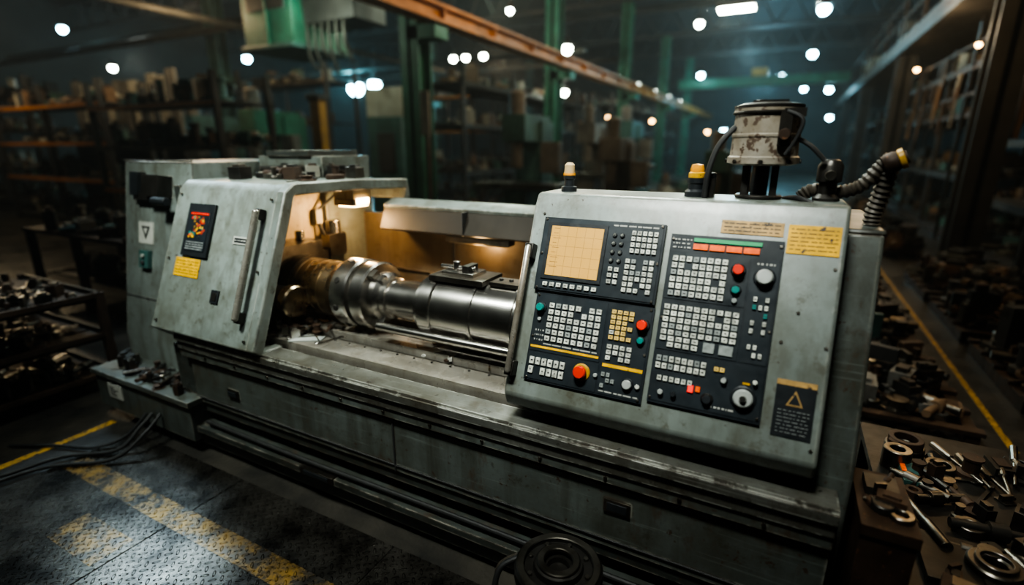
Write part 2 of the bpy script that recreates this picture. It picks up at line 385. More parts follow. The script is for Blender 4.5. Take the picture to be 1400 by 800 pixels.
b.rev([(.13,0),(.165,.01),(.165,.04),(.187,.045),(.192,.05),(.192,.12),(.188,.125),(.180,.13),(.180,.36),(.187,.363),(.187,.38),(.180,.383),(.180,.60),(.187,.603),(.187,.62),(.180,.623),(.180,.90)],C(-1.74),ax,steel,72)
b.cyl((-1.98,2.12,1.0),ax,.026,1.1,steel,16)
b.obj()
b=B('tool_post',lathe,.004)
b.box(-1.66,-1.32,2.2,2.42,1.295,1.325,steeld); b.box(-1.60,-1.40,2.24,2.38,1.325,1.345,steel); b.box(-1.48,-1.44,2.26,2.36,1.34,1.38,darkst)
b.cyl((-1.54,2.3,1.345),(0,0,1),.02,.05,steel,12); b.cyl((-1.64,2.3,1.36),(1,0,0),.012,.22,steel,10)
b.box(-1.30,-.98,2.24,2.36,1.298,1.318,steeld)
for i in range(5): b.cyl((-1.26+i*.06,2.3,1.318),(0,0,1),.012,.012,darkst,8)
b.box(-1.65,-1.0,2.35,2.6,.895,.96,darkst)
b.obj()
# ---- control hood
line=[(1.93,.895),(1.83,.90),(1.775,.925),(fy(.985),.985),(2.05,1.755),(2.085,1.805),(2.35,1.805),(2.75,1.68),(3.10,1.62),(3.14,1.5)]
b=B('control_hood',lathe,.012)
b.shell(line,.04,X0,X1,paint)
b.ext([(1.93,.915),(1.84,.92),(1.80,.94),(fy(.985)+.03,.985),(2.075,1.745),(2.10,1.785),(2.35,1.785),(2.75,1.66),(3.10,1.6),(3.1,.915)],X1-.03,X1-.003,paint)
b.box(X0,X1,1.93,2.5,.895,.925,paint)
b.obj()
b=B('tailstock_body',lathe,.012)
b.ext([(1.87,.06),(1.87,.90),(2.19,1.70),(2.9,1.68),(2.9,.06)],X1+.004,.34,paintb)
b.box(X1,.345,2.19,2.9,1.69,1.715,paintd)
b.obj()
# ---- control panels
def keys(b,pn,u0,u1,v0,v1,nx,ny,mat,gap=.22,skip=.04,alt=None):
    x0,x1,z0,z1=pn
    for i in range(nx):
        for j in range(ny):
            if R()<skip: continue
            a=x0+(x1-x0)*(u0+(u1-u0)*(i+gap*.5)/nx); c=x0+(x1-x0)*(u0+(u1-u0)*(i+1-gap*.5)/nx)
            t=z1-(z1-z0)*(v0+(v1-v0)*(j+gap*.5)/ny); q=z1-(z1-z0)*(v0+(v1-v0)*(j+1-gap*.5)/ny)
            m=mat
            if alt and R()<.14: m=alt
            plate(b,a,c,q,t,.014,.022,m)
            mx=(a+c)/2; mz=(q+t)/2; s=(c-a)*U(.12,.28); h=(t-q)*.12
            plate(b,mx-s,mx+s,mz-h,mz+h,.022,.0224,ink)
def knob(b,pn,u,v,r,h,mat,ringm=None,mark=True):
    x0,x1,z0,z1=pn; c=FX@Vector((x0+(x1-x0)*u,V(z1-(z1-z0)*v),.014)); d=Vector((0,-ca,sa))
    if ringm: b.rev([(r*1.35,0),(r*1.35,.004),(r*1.15,.008)],c,d,ringm,24)
    b.rev([(r*.8,0),(r*.8,h*.45),(r,h*.5),(r,h*.85),(r*.85,h),(0,h)],c,d,mat,24)
def prect(b,pn,u0,u1,v0,v1,w0,w1,mat):
    x0,x1,z0,z1=pn; plate(b,x0+(x1-x0)*u0,x0+(x1-x0)*u1,z1-(z1-z0)*v1,z1-(z1-z0)*v0,w0,w1,mat)
def ptxt(b,pn,u0,u1,v0,v1,rows,m=inkw):
    x0,x1,z0,z1=pn; txt(b,x0+(x1-x0)*u0,x0+(x1-x0)*u1,z1-(z1-z0)*v1,z1-(z1-z0)*v0,.0145,m,rows)
def screws(b,pn):
    for u in (.025,.975):
        for v in (.03,.5,.97): knob(b,pn,u,v,.005,.004,steeld)
P1=(-.885,-.378,1.412,1.703); P2=(-.868,-.375,1.058,1.402); P3=(-.355,.030,1.075,1.675)
b=B('operator_display_panel',lathe,.0015,1)
prect(b,P1,0,1,0,1,-.01,.02,panelm)
prect(b,P1,.015,.985,.02,.98,.02,.0235,panelr)
OLD=FX.copy()
FX=FX@Matrix.Translation((0,0,.0095))
prect(b,P1,.05,.56,.07,.84,.014,.020,black)
prect(b,P1,.085,.53,.12,.79,.020,.0215,screen)
for i in range(1,6): prect(b,P1,.085+.445*i/6-.001,.085+.445*i/6+.001,.12,.79,.0215,.0218,scrline)
for i in range(1,5): prect(b,P1,.085,.53,.12+.67*i/5-.0015,.12+.67*i/5+.0015,.0215,.0218,scrline)
for i in range(9): prect(b,P1,.11,.11+U(.03,.1),.15+i*.065,.157+i*.065,.0218,.022,scrline)
keys(b,P1,.07,.55,.87,.95,8,1,keyw,.35,0)
for u in (.62,.68): 
    for v in (.18,.29,.40,.51): knob(b,P1,u,v,.007,.008,keyw,black)
keys(b,P1,.60,.70,.58,.82,2,3,keyw,.35,0,keyy); keys(b,P1,.75,.96,.10,.40,5,4,keyw,.3,.05); keys(b,P1,.73,.96,.46,.90,5,6,keyw,.3,.08,keyg)
ptxt(b,P1,.60,.95,.03,.08,1); screws(b,P1)
FX=OLD
b.obj()
b=B('operator_keyboard_panel',lathe,.0015,1)
prect(b,P2,0,1,0,1,-.01,.012,panelm); prect(b,P2,.015,.63,.02,.66,.012,.0145,panelr); prect(b,P2,.65,.985,.02,.66,.012,.0145,panelr); prect(b,P2,.015,.63,.68,.98,.012,.0145,panelr); prect(b,P2,.65,.985,.68,.98,.012,.0145,panelr)
keys(b,P2,.13,.60,.09,.54,8,6,keyw,.28,.04,keyg); keys(b,P2,.67,.86,.07,.40,4,6,keyy,.25,.03,keyw); keys(b,P2,.67,.88,.44,.62,4,3,keyw,.28,.1)
knob(b,P2,.065,.17,.017,.03,teal,black); knob(b,P2,.93,.20,.020,.035,red,black); knob(b,P2,.93,.36,.013,.02,teal,black); knob(b,P2,.065,.30,.008,.012,dial)
prect(b,P2,.02,.62,.60,.625,.0145,.016,label_y); prect(b,P2,.66,.98,.655,.69,.0145,.016,label_y); ptxt(b,P2,.13,.6,.55,.59,1)
keys(b,P2,.03,.36,.72,.93,6,2,keyw,.25,.03); keys(b,P2,.66,.78,.74,.92,3,3,keyg,.3,.1)
knob(b,P2,.50,.80,.026,.04,red,yel); knob(b,P2,.88,.83,.018,.022,dial,black); knob(b,P2,.62,.80,.008,.012,dial); knob(b,P2,.96,.83,.009,.014,label_w)
ptxt(b,P2,.04,.12,.4,.56,3); ptxt(b,P2,.66,.97,.93,.97,1); screws(b,P2)
b.obj()
b=B('machine_function_panel',lathe,.0015,1)
prect(b,P3,0,1,0,1,-.01,.012,panelm); prect(b,P3,.015,.74,.11,.385,.012,.0145,panelr); prect(b,P3,.015,.74,.40,.685,.012,.0145,panelr); prect(b,P3,.76,.985,.11,.685,.012,.0145,panelr); prect(b,P3,.015,.985,.70,.985,.012,.0145,panelr)
prect(b,P3,.22,.82,.018,.040,.012,.017,greenl)
for i in range(4): prect(b,P3,.22+i*.15,.355+i*.15,.052,.085,.012,.018,orangel)
ptxt(b,P3,.03,.2,.02,.09,3)
keys(b,P3,.04,.56,.125,.37,8,6,keyw,.26,.04,keyg)
knob(b,P3,.65,.185,.019,.035,red,black); knob(b,P3,.65,.295,.014,.02,teal,black); knob(b,P3,.65,.355,.009,.012,keyg); knob(b,P3,.875,.21,.027,.035,dial,black); ptxt(b,P3,.80,.95,.12,.15,1)
keys(b,P3,.03,.72,.415,.60,10,5,keyw,.26,.05,keyg); keys(b,P3,.03,.40,.60,.67,5,2,keyw,.26,.1); prect(b,P3,.44,.54,.61,.665,.0145,.02,keyg); prect(b,P3,.58,.70,.61,.665,.0145,.02,keyg)
keys(b,P3,.80,.95,.31,.66,3,8,keyw,.42,.25,teal); 
keys(b,P3,.03,.50,.715,.80,8,2,keyw,.25,.05,keyg); keys(b,P3,.06,.40,.83,.87,6,1,keyw,.3,.1); keys(b,P3,.56,.66,.73,.76,2,1,keyy,.2,0)
prect(b,P3,.36,.41,.86,.90,.0145,.022,redl); prect(b,P3,.43,.47,.86,.89,.0145,.022,orangel); knob(b,P3,.84,.875,.032,.03,dial,black); knob(b,P3,.84,.875,.012,.045,steel); knob(b,P3,.12,.93,.010,.02,dial); knob(b,P3,.24,.93,.010,.02,black); knob(b,P3,.54,.92,.016,.024,black,darkst); prect(b,P3,.82,.88,.79,.80,.0145,.018,label_y)
knob(b,P3,.66,.80,.010,.02,dial,black); knob(b,P3,.92,.78,.008,.02,keyw); ptxt(b,P3,.55,.78,.94,.97,1); screws(b,P3)
b.obj()
b=B('warning_labels',lathe,0)
plate(b,.036,.196,1.640,1.735,0,.003,label_y); txt(b,.045,.188,1.648,1.728,.003,ink,6,.2)
plate(b,-.185,.022,1.692,1.738,0,.003,label_b); txt(b,-.175,.012,1.696,1.734,.003,ink,3,.25)
plate(b,.066,.186,1.055,1.235,0,.003,black); plate(b,.066,.186,1.218,1.235,.003,.004,label_b)
b.ext([(.10,V(1.155)),(.152,V(1.155)),(.126,V(1.205))],.003,.0042,label_b,'z',FX); b.ext([(.108,V(1.160)),(.144,V(1.160)),(.126,V(1.195))],.0042,.005,black,'z',FX); txt(b,.078,.174,1.065,1.145,.003,dial,7,.15)
b.obj()
# ---- on-top fittings
b=B('coolant_motor',lathe,0)
b.cyl((-.085,2.25,1.805),(0,0,1),.085,.015,darkst,24)
for dx,dy in ((-.05,-.04),(.05,-.04),(-.05,.04),(.05,.04)): b.box(-.085+dx-.012,-.085+dx+.012,2.25+dy-.012,2.25+dy+.012,1.81,1.95,darkst)
b.cyl((-.085,2.25,1.81),(0,0,1),.03,.13,black,16)
b.rev([(.10,0),(.126,.008),(.126,.03),(.119,.035),(.116,.10),(.119,.104),(.119,.112),(.116,.116),(.113,.19),(.118,.195),(.118,.21)],(-.085,2.25,1.93),(0,0,1),motorm,40)
b.rev([(.12,0),(.12,.008),(.09,.016),(0,.018)],(-.085,2.25,2.138),(0,0,1),darkst,32)
b.ring((-.085,2.25,2.115),(0,0,1),.10,.123,.010,darkst)
b.box(-.04,.0,2.125,2.16,2.0,2.12,darkst); b.cyl((-.02,2.125,2.04),(0,-1,0),.02,.03,rust,12); b.box(-.03,.04,2.14,2.18,2.10,2.13,darkst)
b.cyl((-.11,2.25,2.155),(0,0,1),.03,.012,darkst,14); b.box(-.14,-.02,2.22,2.24,2.15,2.165,darkst)
b.tube([(-.02,2.13,2.12),(.03,2.12,2.09),(.02,2.12,2.03),(-.01,2.12,1.97)],.007,rubber)
for i in range(8):
    a=i*.785; b.cyl((-.085+.127*math.cos(a),2.25+.127*math.sin(a),1.945),(math.cos(a),math.sin(a),0),.008,.006,darkst,8)
b.obj()
b=B('beacon_lamp',lathe,0); b.rev([(.035,0),(.035,.02),(.022,.025),(.022,.05),(.026,.055),(.026,.07)],(-.855,2.2,1.805),(0,0,1),black,20); b.rev([(.022,0),(.024,.01),(.022,.045),(.012,.055),(0,.056)],(-.855,2.2,1.875),(0,0,1),cork,20); b.ring((-.855,2.2,1.875),(0,0,1),.02,.027,.01,amber); b.obj()
b=B('beacon_lamp_b',lathe,0); b.rev([(.042,0),(.042,.02),(.03,.03),(.03,.05),(.034,.055),(.034,.075)],(-.312,2.2,1.805),(0,0,1),black,20); b.rev([(.032,0),(.032,.018),(.026,.022)],(-.312,2.2,1.88),(0,0,1),yel,20);b.rev([(.026,0),(.027,.012),(.022,.03),(0,.034)],(-.312,2.2,1.90),(0,0,1),amber,20); b.box(-.28,-.24,2.17,2.22,1.805,1.88,darkst); b.cyl((-.26,2.2,1.88),(0,0,1),.022,.02,black,14); b.obj()
b=B('cables_and_hoses',lathe,0)
b.tube([(-.27,2.15,1.805),(-.265,2.15,1.90),(-.24,2.17,2.0),(-.19,2.2,2.07)],.011,rubber)
b.tube([(.02,2.22,2.03),(.07,2.2,2.0),(.12,2.2,1.95)],.008,rubber)
b.rev([(.045,0),(.045,.015),(.03,.03),(.03,.07),(.042,.075),(.042,.13),(.03,.15),(.02,.155)],(.145,2.25,1.80),(0,0,1),darkst,18); b.cyl((.145,2.2,1.90),(0,-1,0),.018,.03,steeld,12)
b.tube([(.06,2.28,1.81),(.10,2.28,1.84),(.18,2.28,1.835),(.25,2.28,1.86),(.30,2.27,1.93),(.325,2.26,1.965)],.024,hosem,12,8,.12)
b.tube([(.325,2.27,1.92),(.32,2.3,1.84),(.31,2.32,1.76),(.31,2.32,1.70)],.028,hosem,12,8,.12)
b.rev([(.030,0),(.036,.01),(.036,.035),(.028,.05),(.022,.07)],(.305,2.25,1.935),(.7,-.1,.35),rust,16); b.ring((.345,2.245,1.955),(.7,-.1,.35),.02,.036,.018,yel)
b.tube([(.0,2.3,1.80),(.05,2.2,1.815),(.1,2.17,1.80)],.010,rubber)
b.obj()
# ================================================================== near props
b=B('rusty_parts_box',None,.006)
b.box(.375,.53,1.80,2.14,0,.76,rust); b.box(.37,.535,1.79,2.15,.76,.80,rust); b.box(.39,.51,1.792,1.80,.2,.55,darkst)
b.cyl((.44,1.9,.80),(0,0,1),.035,.03,darkst); b.box(.40,.50,1.98,2.08,.80,.83,darkst); junk(b,.41,.49,1.87,2.08,.80,.05,7,[steeld,rust],.35)
b.obj()
b=B('tool_bench',None,.004)
b.box(.56,1.75,1.68,3.25,.44,.48,darkst)
for x in (.6,1.7):
    for y in (1.72,3.2): b.box(x-.03,x+.03,y-.03,y+.03,0,.44,darkst)
b.box(.58,1.73,1.70,3.2,.15,.17,darkst)
Z=.481
junk(b,.66,1.6,1.80,3.1,Z,.10,90,[steeld,darkst,rust,darkst],.50)
for i in range(12): wrench(b,U(.75,1.5),U(2.0,3.0),Z+U(0,.03),U(-1.2,1.6),U(.2,.35),steeld)
for i in range(18):
    x=U(.8,1.4);y=U(2.1,2.9);a=U(1.2,2.2);l=U(.2,.4); b.rev([(.008,0),(.008,l*.6),(.016,l*.62),(.018,l)],(x,y,Z+.02),(math.cos(a),math.sin(a),0.02),random.choice([steeld,steeld,darkst]),10)
b.ring((.72,2.98,Z),(0,0,1),.05,.085,.05,steeld); b.ring((.72,2.98,Z+.05),(0,0,1),.05,.075,.04,rust); b.ring((.66,2.82,Z),(0,0,1),.03,.06,.10,steeld); b.ring((.84,2.85,Z),(0,0,1),.04,.06,.05,steeld)
b.box(.64,.98,2.02,2.30,Z,Z+.03,darkst); b.ring((.86,2.16,Z+.03),(0,0,1),.035,.085,.03,steeld); b.ring((.86,2.16,Z+.055),(0,0,1),.045,.062,.02,steeld)
b.rev([(.018,0),(.018,.25),(.024,.26),(.024,.4)],(.62,2.6,Z+.03),(.3,-1,0),steeld,12); b.box(.66,.73,2.62,2.84,Z,Z+.05,g_teal); b.box(.665,.685,2.7,2.8,Z+.05,Z+.055,orangel)
b.obj()
b=B('flanged_wheel',None,0)
o=(-.60,1.55,0.0075)
b.rev([(.12,0),(.12,.04),(.07,.05),(.07,.34),(.11,.345)],o,(0,0,1),darkst,28)
b.rev([(.15,0),(.175,.01),(.175,.05),(.165,.06),(.14,.062),(.135,.045),(.10,.045),(.095,.07),(.075,.075),(.07,.05),(.045,.05),(.04,.03),(0,.03)],(-.60,1.55,.35),(0,0,1),darkst,44)
b.ring((-.60,1.55,.415),(0,0,1),.055,.085,.02,steeld,36); b.ring((-.60,1.55,.408),(0,0,1),.135,.168,.008,steeld,44)
for k in range(8): a=k*.785; b.cyl((-.6+.12*math.cos(a),1.55+.12*math.sin(a),.395),(0,0,1),.010,.012,steeld,8)
b.tube([(-.76,1.52,.40),(-.82,1.47,.36),(-.82,1.42,.25),(-.76,1.42,.12),(-.68,1.44,.03)],.012,rubber); b.tube([(-.77,1.56,.38),(-.86,1.53,.30),(-.85,1.5,.15),(-.78,1.48,.025)],.010,hosem)
b.obj()
b=B('power_cable',None,0)
b.tube([(-3.72,1.69,.20),(-3.72,1.60,.14),(-3.75,1.45,.035),(-4.0,1.25,.026),(-4.1,.95,.026),(-4.3,.6,.026)],.013,rubber)
b.tube([(-3.62,1.69,.22),(-3.60,1.56,.14),(-3.66,1.38,.035),(-3.95,1.15,.026),(-4.05,.9,.026),(-4.2,.4,.026)],.012,rubber)
b.tube([(-3.80,1.69,.18),(-3.84,1.55,.06),(-3.95,1.40,.024),(-4.2,1.30,.022),(-4.5,1.15,.020)],.010,rubber)
b.obj()
b=B('tool_cart',None,.004)
for z in (.10,.44,.78): b.box(-6.3,-4.90,.95,2.05,z,z+.02,rust); b.box(-6.3,-4.90,.95,.97,z,z+.06,rust); b.box(-6.3,-4.9,2.03,2.05,z,z+.06,darkst); b.box(-4.92,-4.90,.95,2.05,z,z+.06,rust)
for x in (-6.28,-4.92):
    for y in (.97,2.03): b.box(x-.03,x+.03,y-.03,y+.03,0,.84,rust)
for z in (.121,.461,.801):
    junk(b,-6.1,-5.0,1.02,1.95,z,.09,70,[darkst,steeld,rust],.42)
    for i in range(22): wrench(b,U(-5.7,-5.2),U(1.15,1.85),z+U(0,.04),U(0,6),U(.18,.28),random.choice([steel,steeld,steeld]))
b.obj()
b=B('steel_workbench',None,.004)
b.box(-8.6,-6.2,2.9,4.0,.96,1.0,rust); b.box(-8.5,-6.3,3.0,3.9,.4,.42,darkst)
for x in (-8.55,-7.4,-6.25):
    for y in (2.95,3.95): b.box(x-.04,x+.04,y-.04,y+.04,0,.97,darkst)
b.box(-6.24,-6.2,2.9,4.0,.9,1.05,rust)
junk(b,-8.4,-6.4,3.0,3.9,1.0,.3,40,[darkst,steeld,rust,g_teal,g_grey],1.0); junk(b,-8.4,-6.4,3.1,3.8,.42,.3,25,[darkst,steeld,rust],1.0)
b.obj()

# ================================================================== floor
def floor_mat():
    m=bpy.data.materials.new('concrete_floor_oily'); m.use_nodes=True; nt=m.node_tree;N=nt.nodes;L=nt.links;bs=N['Principled BSDF']
    tc=N.new('ShaderNodeTexCoord')
    n=N.new('ShaderNodeTexNoise'); n.inputs['Scale'].default_value=1.4; n.inputs['Detail'].default_value=9; n.inputs['Roughness'].default_value=.65; L.new(tc.outputs['Object'],n.inputs['Vector'])
    r=N.new('ShaderNodeValToRGB'); e=r.color_ramp.elements; e[0].position=.32;e[0].color=(.012,.013,.014,1);e[1].position=.72;e[1].color=(.07,.062,.05,1); L.new(n.outputs[0],r.inputs[0]); L.new(r.outputs[0],bs.inputs['Base Color'])
    q=N.new('ShaderNodeMapRange'); q.inputs['To Min'].default_value=.10;q.inputs['To Max'].default_value=.55; L.new(n.outputs[0],q.inputs[0]); L.new(q.outputs[0],bs.inputs['Roughness'])
    bp=N.new('ShaderNodeBump'); bp.inputs['Strength'].default_value=.4; bp.inputs['Distance'].default_value=.01
    n2=N.new('ShaderNodeTexNoise'); n2.inputs['Scale'].default_value=30; L.new(tc.outputs['Object'],n2.inputs['Vector']); L.new(n2.outputs[0],bp.inputs['Height']); L.new(bp.outputs[0],bs.inputs['Normal'])
    return m
def tread(name,painted):
    m=bpy.data.materials.new(name); m.use_nodes=True; nt=m.node_tree;N=nt.nodes;L=nt.links;bs=N['Principled BSDF']
    tc=N.new('ShaderNodeTexCoord')
    mp=N.new('ShaderNodeMapping'); mp.inputs['Scale'].default_value=(24,24,24); mp.inputs['Rotation'].default_value=(0,0,.785); L.new(tc.outputs['Object'],mp.inputs[0])
    sp=N.new('ShaderNodeSeparateXYZ'); L.new(mp.outputs[0],sp.inputs[0])
    def mth(op,a,c=None):
        x=N.new('ShaderNodeMath'); x.operation=op
        for i,v in enumerate((a,c)):
            if v is None: continue
            if isinstance(v,(int,float)): x.inputs[i].default_value=v
            else: L.new(v,x.inputs[i])
        return x.outputs[0]
    par=mth('FRACT',mth('MULTIPLY',mth('ADD',mth('FLOOR',sp.outputs[0]),mth('FLOOR',sp.outputs[1])),.5))
    par=mth('GREATER_THAN',par,.25)
    fx=mth('SUBTRACT',mth('FRACT',sp.outputs[0]),.5); fyy=mth('SUBTRACT',mth('FRACT',sp.outputs[1]),.5)
    def el(a,c): return mth('ADD',mth('POWER',mth('ABSOLUTE',mth('DIVIDE',a,.48)),2),mth('POWER',mth('ABSOLUTE',mth('DIVIDE',c,.17)),2))
    e1=el(fx,fyy); e2=el(fyy,fx)
    mx=N.new('ShaderNodeMix'); L.new(par,mx.inputs[0]); L.new(e1,mx.inputs[2]); L.new(e2,mx.inputs[3])
    hr=N.new('ShaderNodeMapRange'); hr.interpolation_type='SMOOTHSTEP'; hr.inputs['From Min'].default_value=1.1;hr.inputs['From Max'].default_value=.4; L.new(mx.outputs[0],hr.inputs[0])
    bp=N.new('ShaderNodeBump'); bp.inputs['Strength'].default_value=1.0; bp.inputs['Distance'].default_value=.014; L.new(hr.outputs[0],bp.inputs['Height']); L.new(bp.outputs[0],bs.inputs['Normal'])
    n=N.new('ShaderNodeTexNoise'); n.inputs['Scale'].default_value=1.8; n.inputs['Detail'].default_value=9; n.inputs['Roughness'].default_value=.7; L.new(tc.outputs['Object'],n.inputs[0])
    r=N.new('ShaderNodeValToRGB'); e=r.color_ramp.elements; e[0].position=.40;e[0].color=(.014,.012,.010,1);e[1].position=.66;e[1].color=(.14,.13,.115,1); L.new(n.outputs[0],r.inputs[0])
    n3=N.new('ShaderNodeTexNoise'); n3.inputs['Scale'].default_value=6; n3.inputs['Detail'].default_value=12;n3.inputs['Roughness'].default_value=.82; L.new(tc.outputs['Object'],n3.inputs[0])
    r3=N.new('ShaderNodeValToRGB'); e=r3.color_ramp.elements; e[0].position=.45;e[1].position=.60; L.new(n3.outputs[0],r3.inputs[0])
    c=N.new('ShaderNodeMix'); c.data_type='RGBA'; L.new(mth('MULTIPLY',r3.outputs[0],.75 if painted else 0.0),c.inputs[0]); L.new(r.outputs[0],c.inputs[6]); c.inputs[7].default_value=(.34,.19,.02,1)
    L.new(c.outputs[2],bs.inputs['Base Color'])
    bs.inputs['Metallic'].default_value=.3 if painted else .7
    q=N.new('ShaderNodeMapRange'); q.inputs['To Min'].default_value=.10;q.inputs['To Max'].default_value=.45; L.new(n3.outputs[0],q.inputs[0]); L.new(q.outputs[0],bs.inputs['Roughness'])
    return m
fm=floor_mat(); tm=tread('steel_tread_plate_material',False); tp=tread('painted_tread_plate_material',True)
b=B('floor'); b.box(-36,9,-6,50,-.1,0,fm); b.obj()
b=B('tread_plate_flooring',None,.001,1)
xs=[-3.95,-2.75,-1.55,-.35,.54]
for i in range(4): b.box(xs[i]+.004,xs[i+1]-.004,.0,1.66,.0,.007,tm)
b.obj()
b=B('worn_yellow_floor_marking'); b.box(-3.9,.53,1.20,1.34,.007,.0078,tp); b.box(-3.25,-2.8,.86,1.06,.007,.0078,tp); b.obj()
lm=M('yellow_floor_line_paint',(.46,.26,.02),.45,0,.4,9,chips=.65,chipcol=(.02,.02,.02))
b=B('yellow_floor_line'); b.box(-4.29,-4.23,-3,1.68,.0,.003,lm); b.obj()
b=B('yellow_floor_line'); b.box(1.60,1.645,3.2,40,0,.003,lm); b.obj()
# ================================================================== hall shell
b=B('wall_back'); b.box(-36,9,50,50.3,0,9.5,wallm); b.obj()
b=B('wall_left'); b.box(-36.3,-36,-6,50,0,9.5,wallm); b.obj()
b=B('wall_right'); b.box(9,9.3,-6,50,0,9.5,wallm); b.obj()
b=B('wall_front'); b.box(-36,9,-6.3,-6,0,9.5,wallm); b.obj()
b=B('ceiling'); b.box(-36,9,-6,50,9.5,9.7,ceilm); b.obj()
def truss(y):
    b=B('roof_truss')
    b.box(-35.9,8.9,y-.08,y+.08,9.2,9.48,g_dark); b.box(-35.9,8.9,y-.08,y+.08,7.95,8.05,g_dark)
    x=-35.9
    while x<7.3:
        b.tube([(x,y,8.0),(x+.75,y,9.3),(x+1.5,y,8.0)],.05,g_dark,6,1); x+=1.5
    b.obj()
for y in (8,16,24,32,40,48): truss(y)
def column(x,y,mat=g_green,h=7.9,w=.22):
    b=B('steel_column'); b.box(x-w,x+w,y-w,y-w+.05,0,h,mat); b.box(x-w,x+w,y+w-.05,y+w,0,h,mat); b.box(x-.04,x+.04,y-w,y+w,0,h,mat); b.box(x-w*1.6,x+w*1.6,y-w*1.6,y+w*1.6,0,.05,mat)
    if x<0: b.box(x-.05,x+w*2.9,y-w,y+w,4.0,4.24,mat)
    b.obj()
for y in (9,16,24,32,40): column(-6.85,y,g_green)
for y in (12,24,36): column(-17.3,y,g_teal)
for y in (11,20,29,38): column(2.75,y,g_dark,4.55)
b=B('crane_runway_beam'); b.box(-6.45,-6.1,4,49,4.25,4.31,g_orange); b.box(-6.45,-6.1,4,49,4.52,4.58,g_orange); b.box(-6.30,-6.25,4,49,4.3,4.55,g_orange); b.box(-6.35,-6.2,4,49,4.58,4.62,rust)
for i in range(22): b.box(-6.42,-6.13,5+i*2,5.04+i*2,4.3,4.53,g_orange)
b.obj()
b=B('bridge_crane_girder'); b.box(-6.4,2.4,34,34.5,5.3,5.8,g_green); b.box(-2.4,-1.6,33.7,34.8,5.8,6.2,g_yel); b.obj()
b=B('overhead_pipes')
for x,z in ((-9.5,5.8),(-9.2,5.6),(-12,6.5),(-14,5.2)): b.tube([(x,3,z),(x,25,z),(x,49,z)],.09,pipe_m,8,2)
for y,z in ((11,5.4),(13,6.2),(20,5.5),(26,6.0)): b.tube([(-35,y,z),(-18,y,z),(-7.3,y,z)],.10,pipe_m,8,2)
b.obj()
b=B('crane_cab',None,.02)
b.box(-11.5,-9.9,8.7,10.3,4.15,6.2,g_green); b.box(-11.3,-10.1,8.66,8.7,4.9,5.9,g_dark); b.box(-11.55,-9.85,8.6,10.4,4.1,4.2,g_teal); b.box(-10.7,-10.65,8.64,8.7,4.2,6.1,g_green)
b.box(-10.7,-10.5,9.4,9.6,6.2,9.45,g_dark); b.box(-9.9,-8.4,9.0,10.0,4.6,5.5,g_dark)
for i in range(6): b.tube([(-9.8+i*.22,9,4.6),(-9.8+i*.22,9.0,4.2+U(-.3,.2)),(-9.7+i*.22,9.1,3.6+U(-.3,.4))],.04,pipe_m,6,2)
b.obj()
b=B('control_cabinet_green',None,.02); b.box(-9.0,-7.9,9.8,10.6,2.65,3.3,g_light); b.box(-8.9,-7.9,9.7,10.5,0,2.65,g_teal); b.box(-8.6,-8.1,9.66,9.7,1.4,2.3,g_dark); b.obj()
b=B('yellow_post',None,.01); b.box(-8.75,-8.5,7.9,8.1,0,2.95,g_yel); b.box(-8.85,-8.4,7.8,8.2,0,.1,g_yel); b.box(-8.8,-8.45,7.85,8.15,2.9,3.0,g_dark); b.obj()
b=B('white_sign_post',None,.01); b.box(-6.28,-6.08,8.3,8.34,2.2,3.0,g_light); b.box(-6.22,-6.14,8.34,8.4,0,3.0,g_grey); b.obj()
JM=[g_grey,g_dark,g_brown,rust,darkst,g_teal,g_light,g_dark]
def rack(x0,x1,y0,y1,levels,post=g_dark,beam=g_orange,n=14,js=2.0,mats=None):
    b=B('storage_rack')
    top=levels[-1]+.5
    along=(x1-x0)>(y1-y0); L=max(x1-x0,y1-y0); k=max(1,int(L/2.6))
    for i in range(k+1):
        for e in (0,1):
            if along: x=x0+(x1-x0)*i/k; y=y0 if e==0 else y1
            else: y=y0+(y1-y0)*i/k; x=x0 if e==0 else x1
            b.box(x-.05,x+.05,y-.05,y+.05,0,top,post)
    for z in levels:
        b.box(x0,x1,y0,y1,z-.03,z,g_dark)
        bm_=beam if R()<.6 else g_dark
        if along: b.box(x0,x1,y0-.06,y0-.02,z-.08,z,bm_)
        else: b.box(x0-.06,x0-.02,y0,y1,z-.12,z,bm_); b.box(x1+.02,x1+.06,y0,y1,z-.12,z,bm_)
        junk(b,x0+.3,x1-.3,y0+.25,y1-.25,z,.8,int(n*L/3),mats or JM,js)
        junk(b,x0+.3,x1-.3,y0+.2,y1-.2,z,.3,int(n*L/2),mats or JM,js*.5)
    b.obj()
rack(-13.5,-9.2,6.2,7.3,[.15,1.1,2.0,2.8])
rack(-20,-14.3,6.8,8.0,[.15,1.2,2.1,3.0])
rack(-27,-21,8,9.4,[.15,1.3,2.5,3.6],beam=g_dark)
rack(-16.5,-12.5,12.0,13.2,[.15,1.4,2.7,3.9],beam=g_green)
rack(-34,-28,9.5,11,[.15,1.4,2.7],beam=g_dark)
rack(-28,-19,16,17.4,[.15,1.6,3.1,4.4],beam=g_teal)
rack(-16,-10.2,18,19.2,[.15,1.4,2.6,3.9])
rack(-9.5,-8.0,12.5,24,[.15,1.3,2.6,3.7],beam=g_dark,n=20)
rack(-9.5,-8.0,26,44,[.15,1.5,2.8,4.0],beam=g_dark)
rack(3.3,5.0,4.6,13,[.15,1.1,2.1,3.1,3.9],beam=rust,n=24,js=1.6)
rack(3.3,5.0,13.8,26,[.15,1.4,2.7,3.7],beam=rust,n=20)
rack(3.3,5.0,28,46,[.15,1.6,3.0],beam=rust)
b=B('mezzanine_deck'); b.box(2.5,2.62,5,46,4.76,5.0,rust); b.box(2.5,8.95,5,46,4.6,4.75,g_dark)
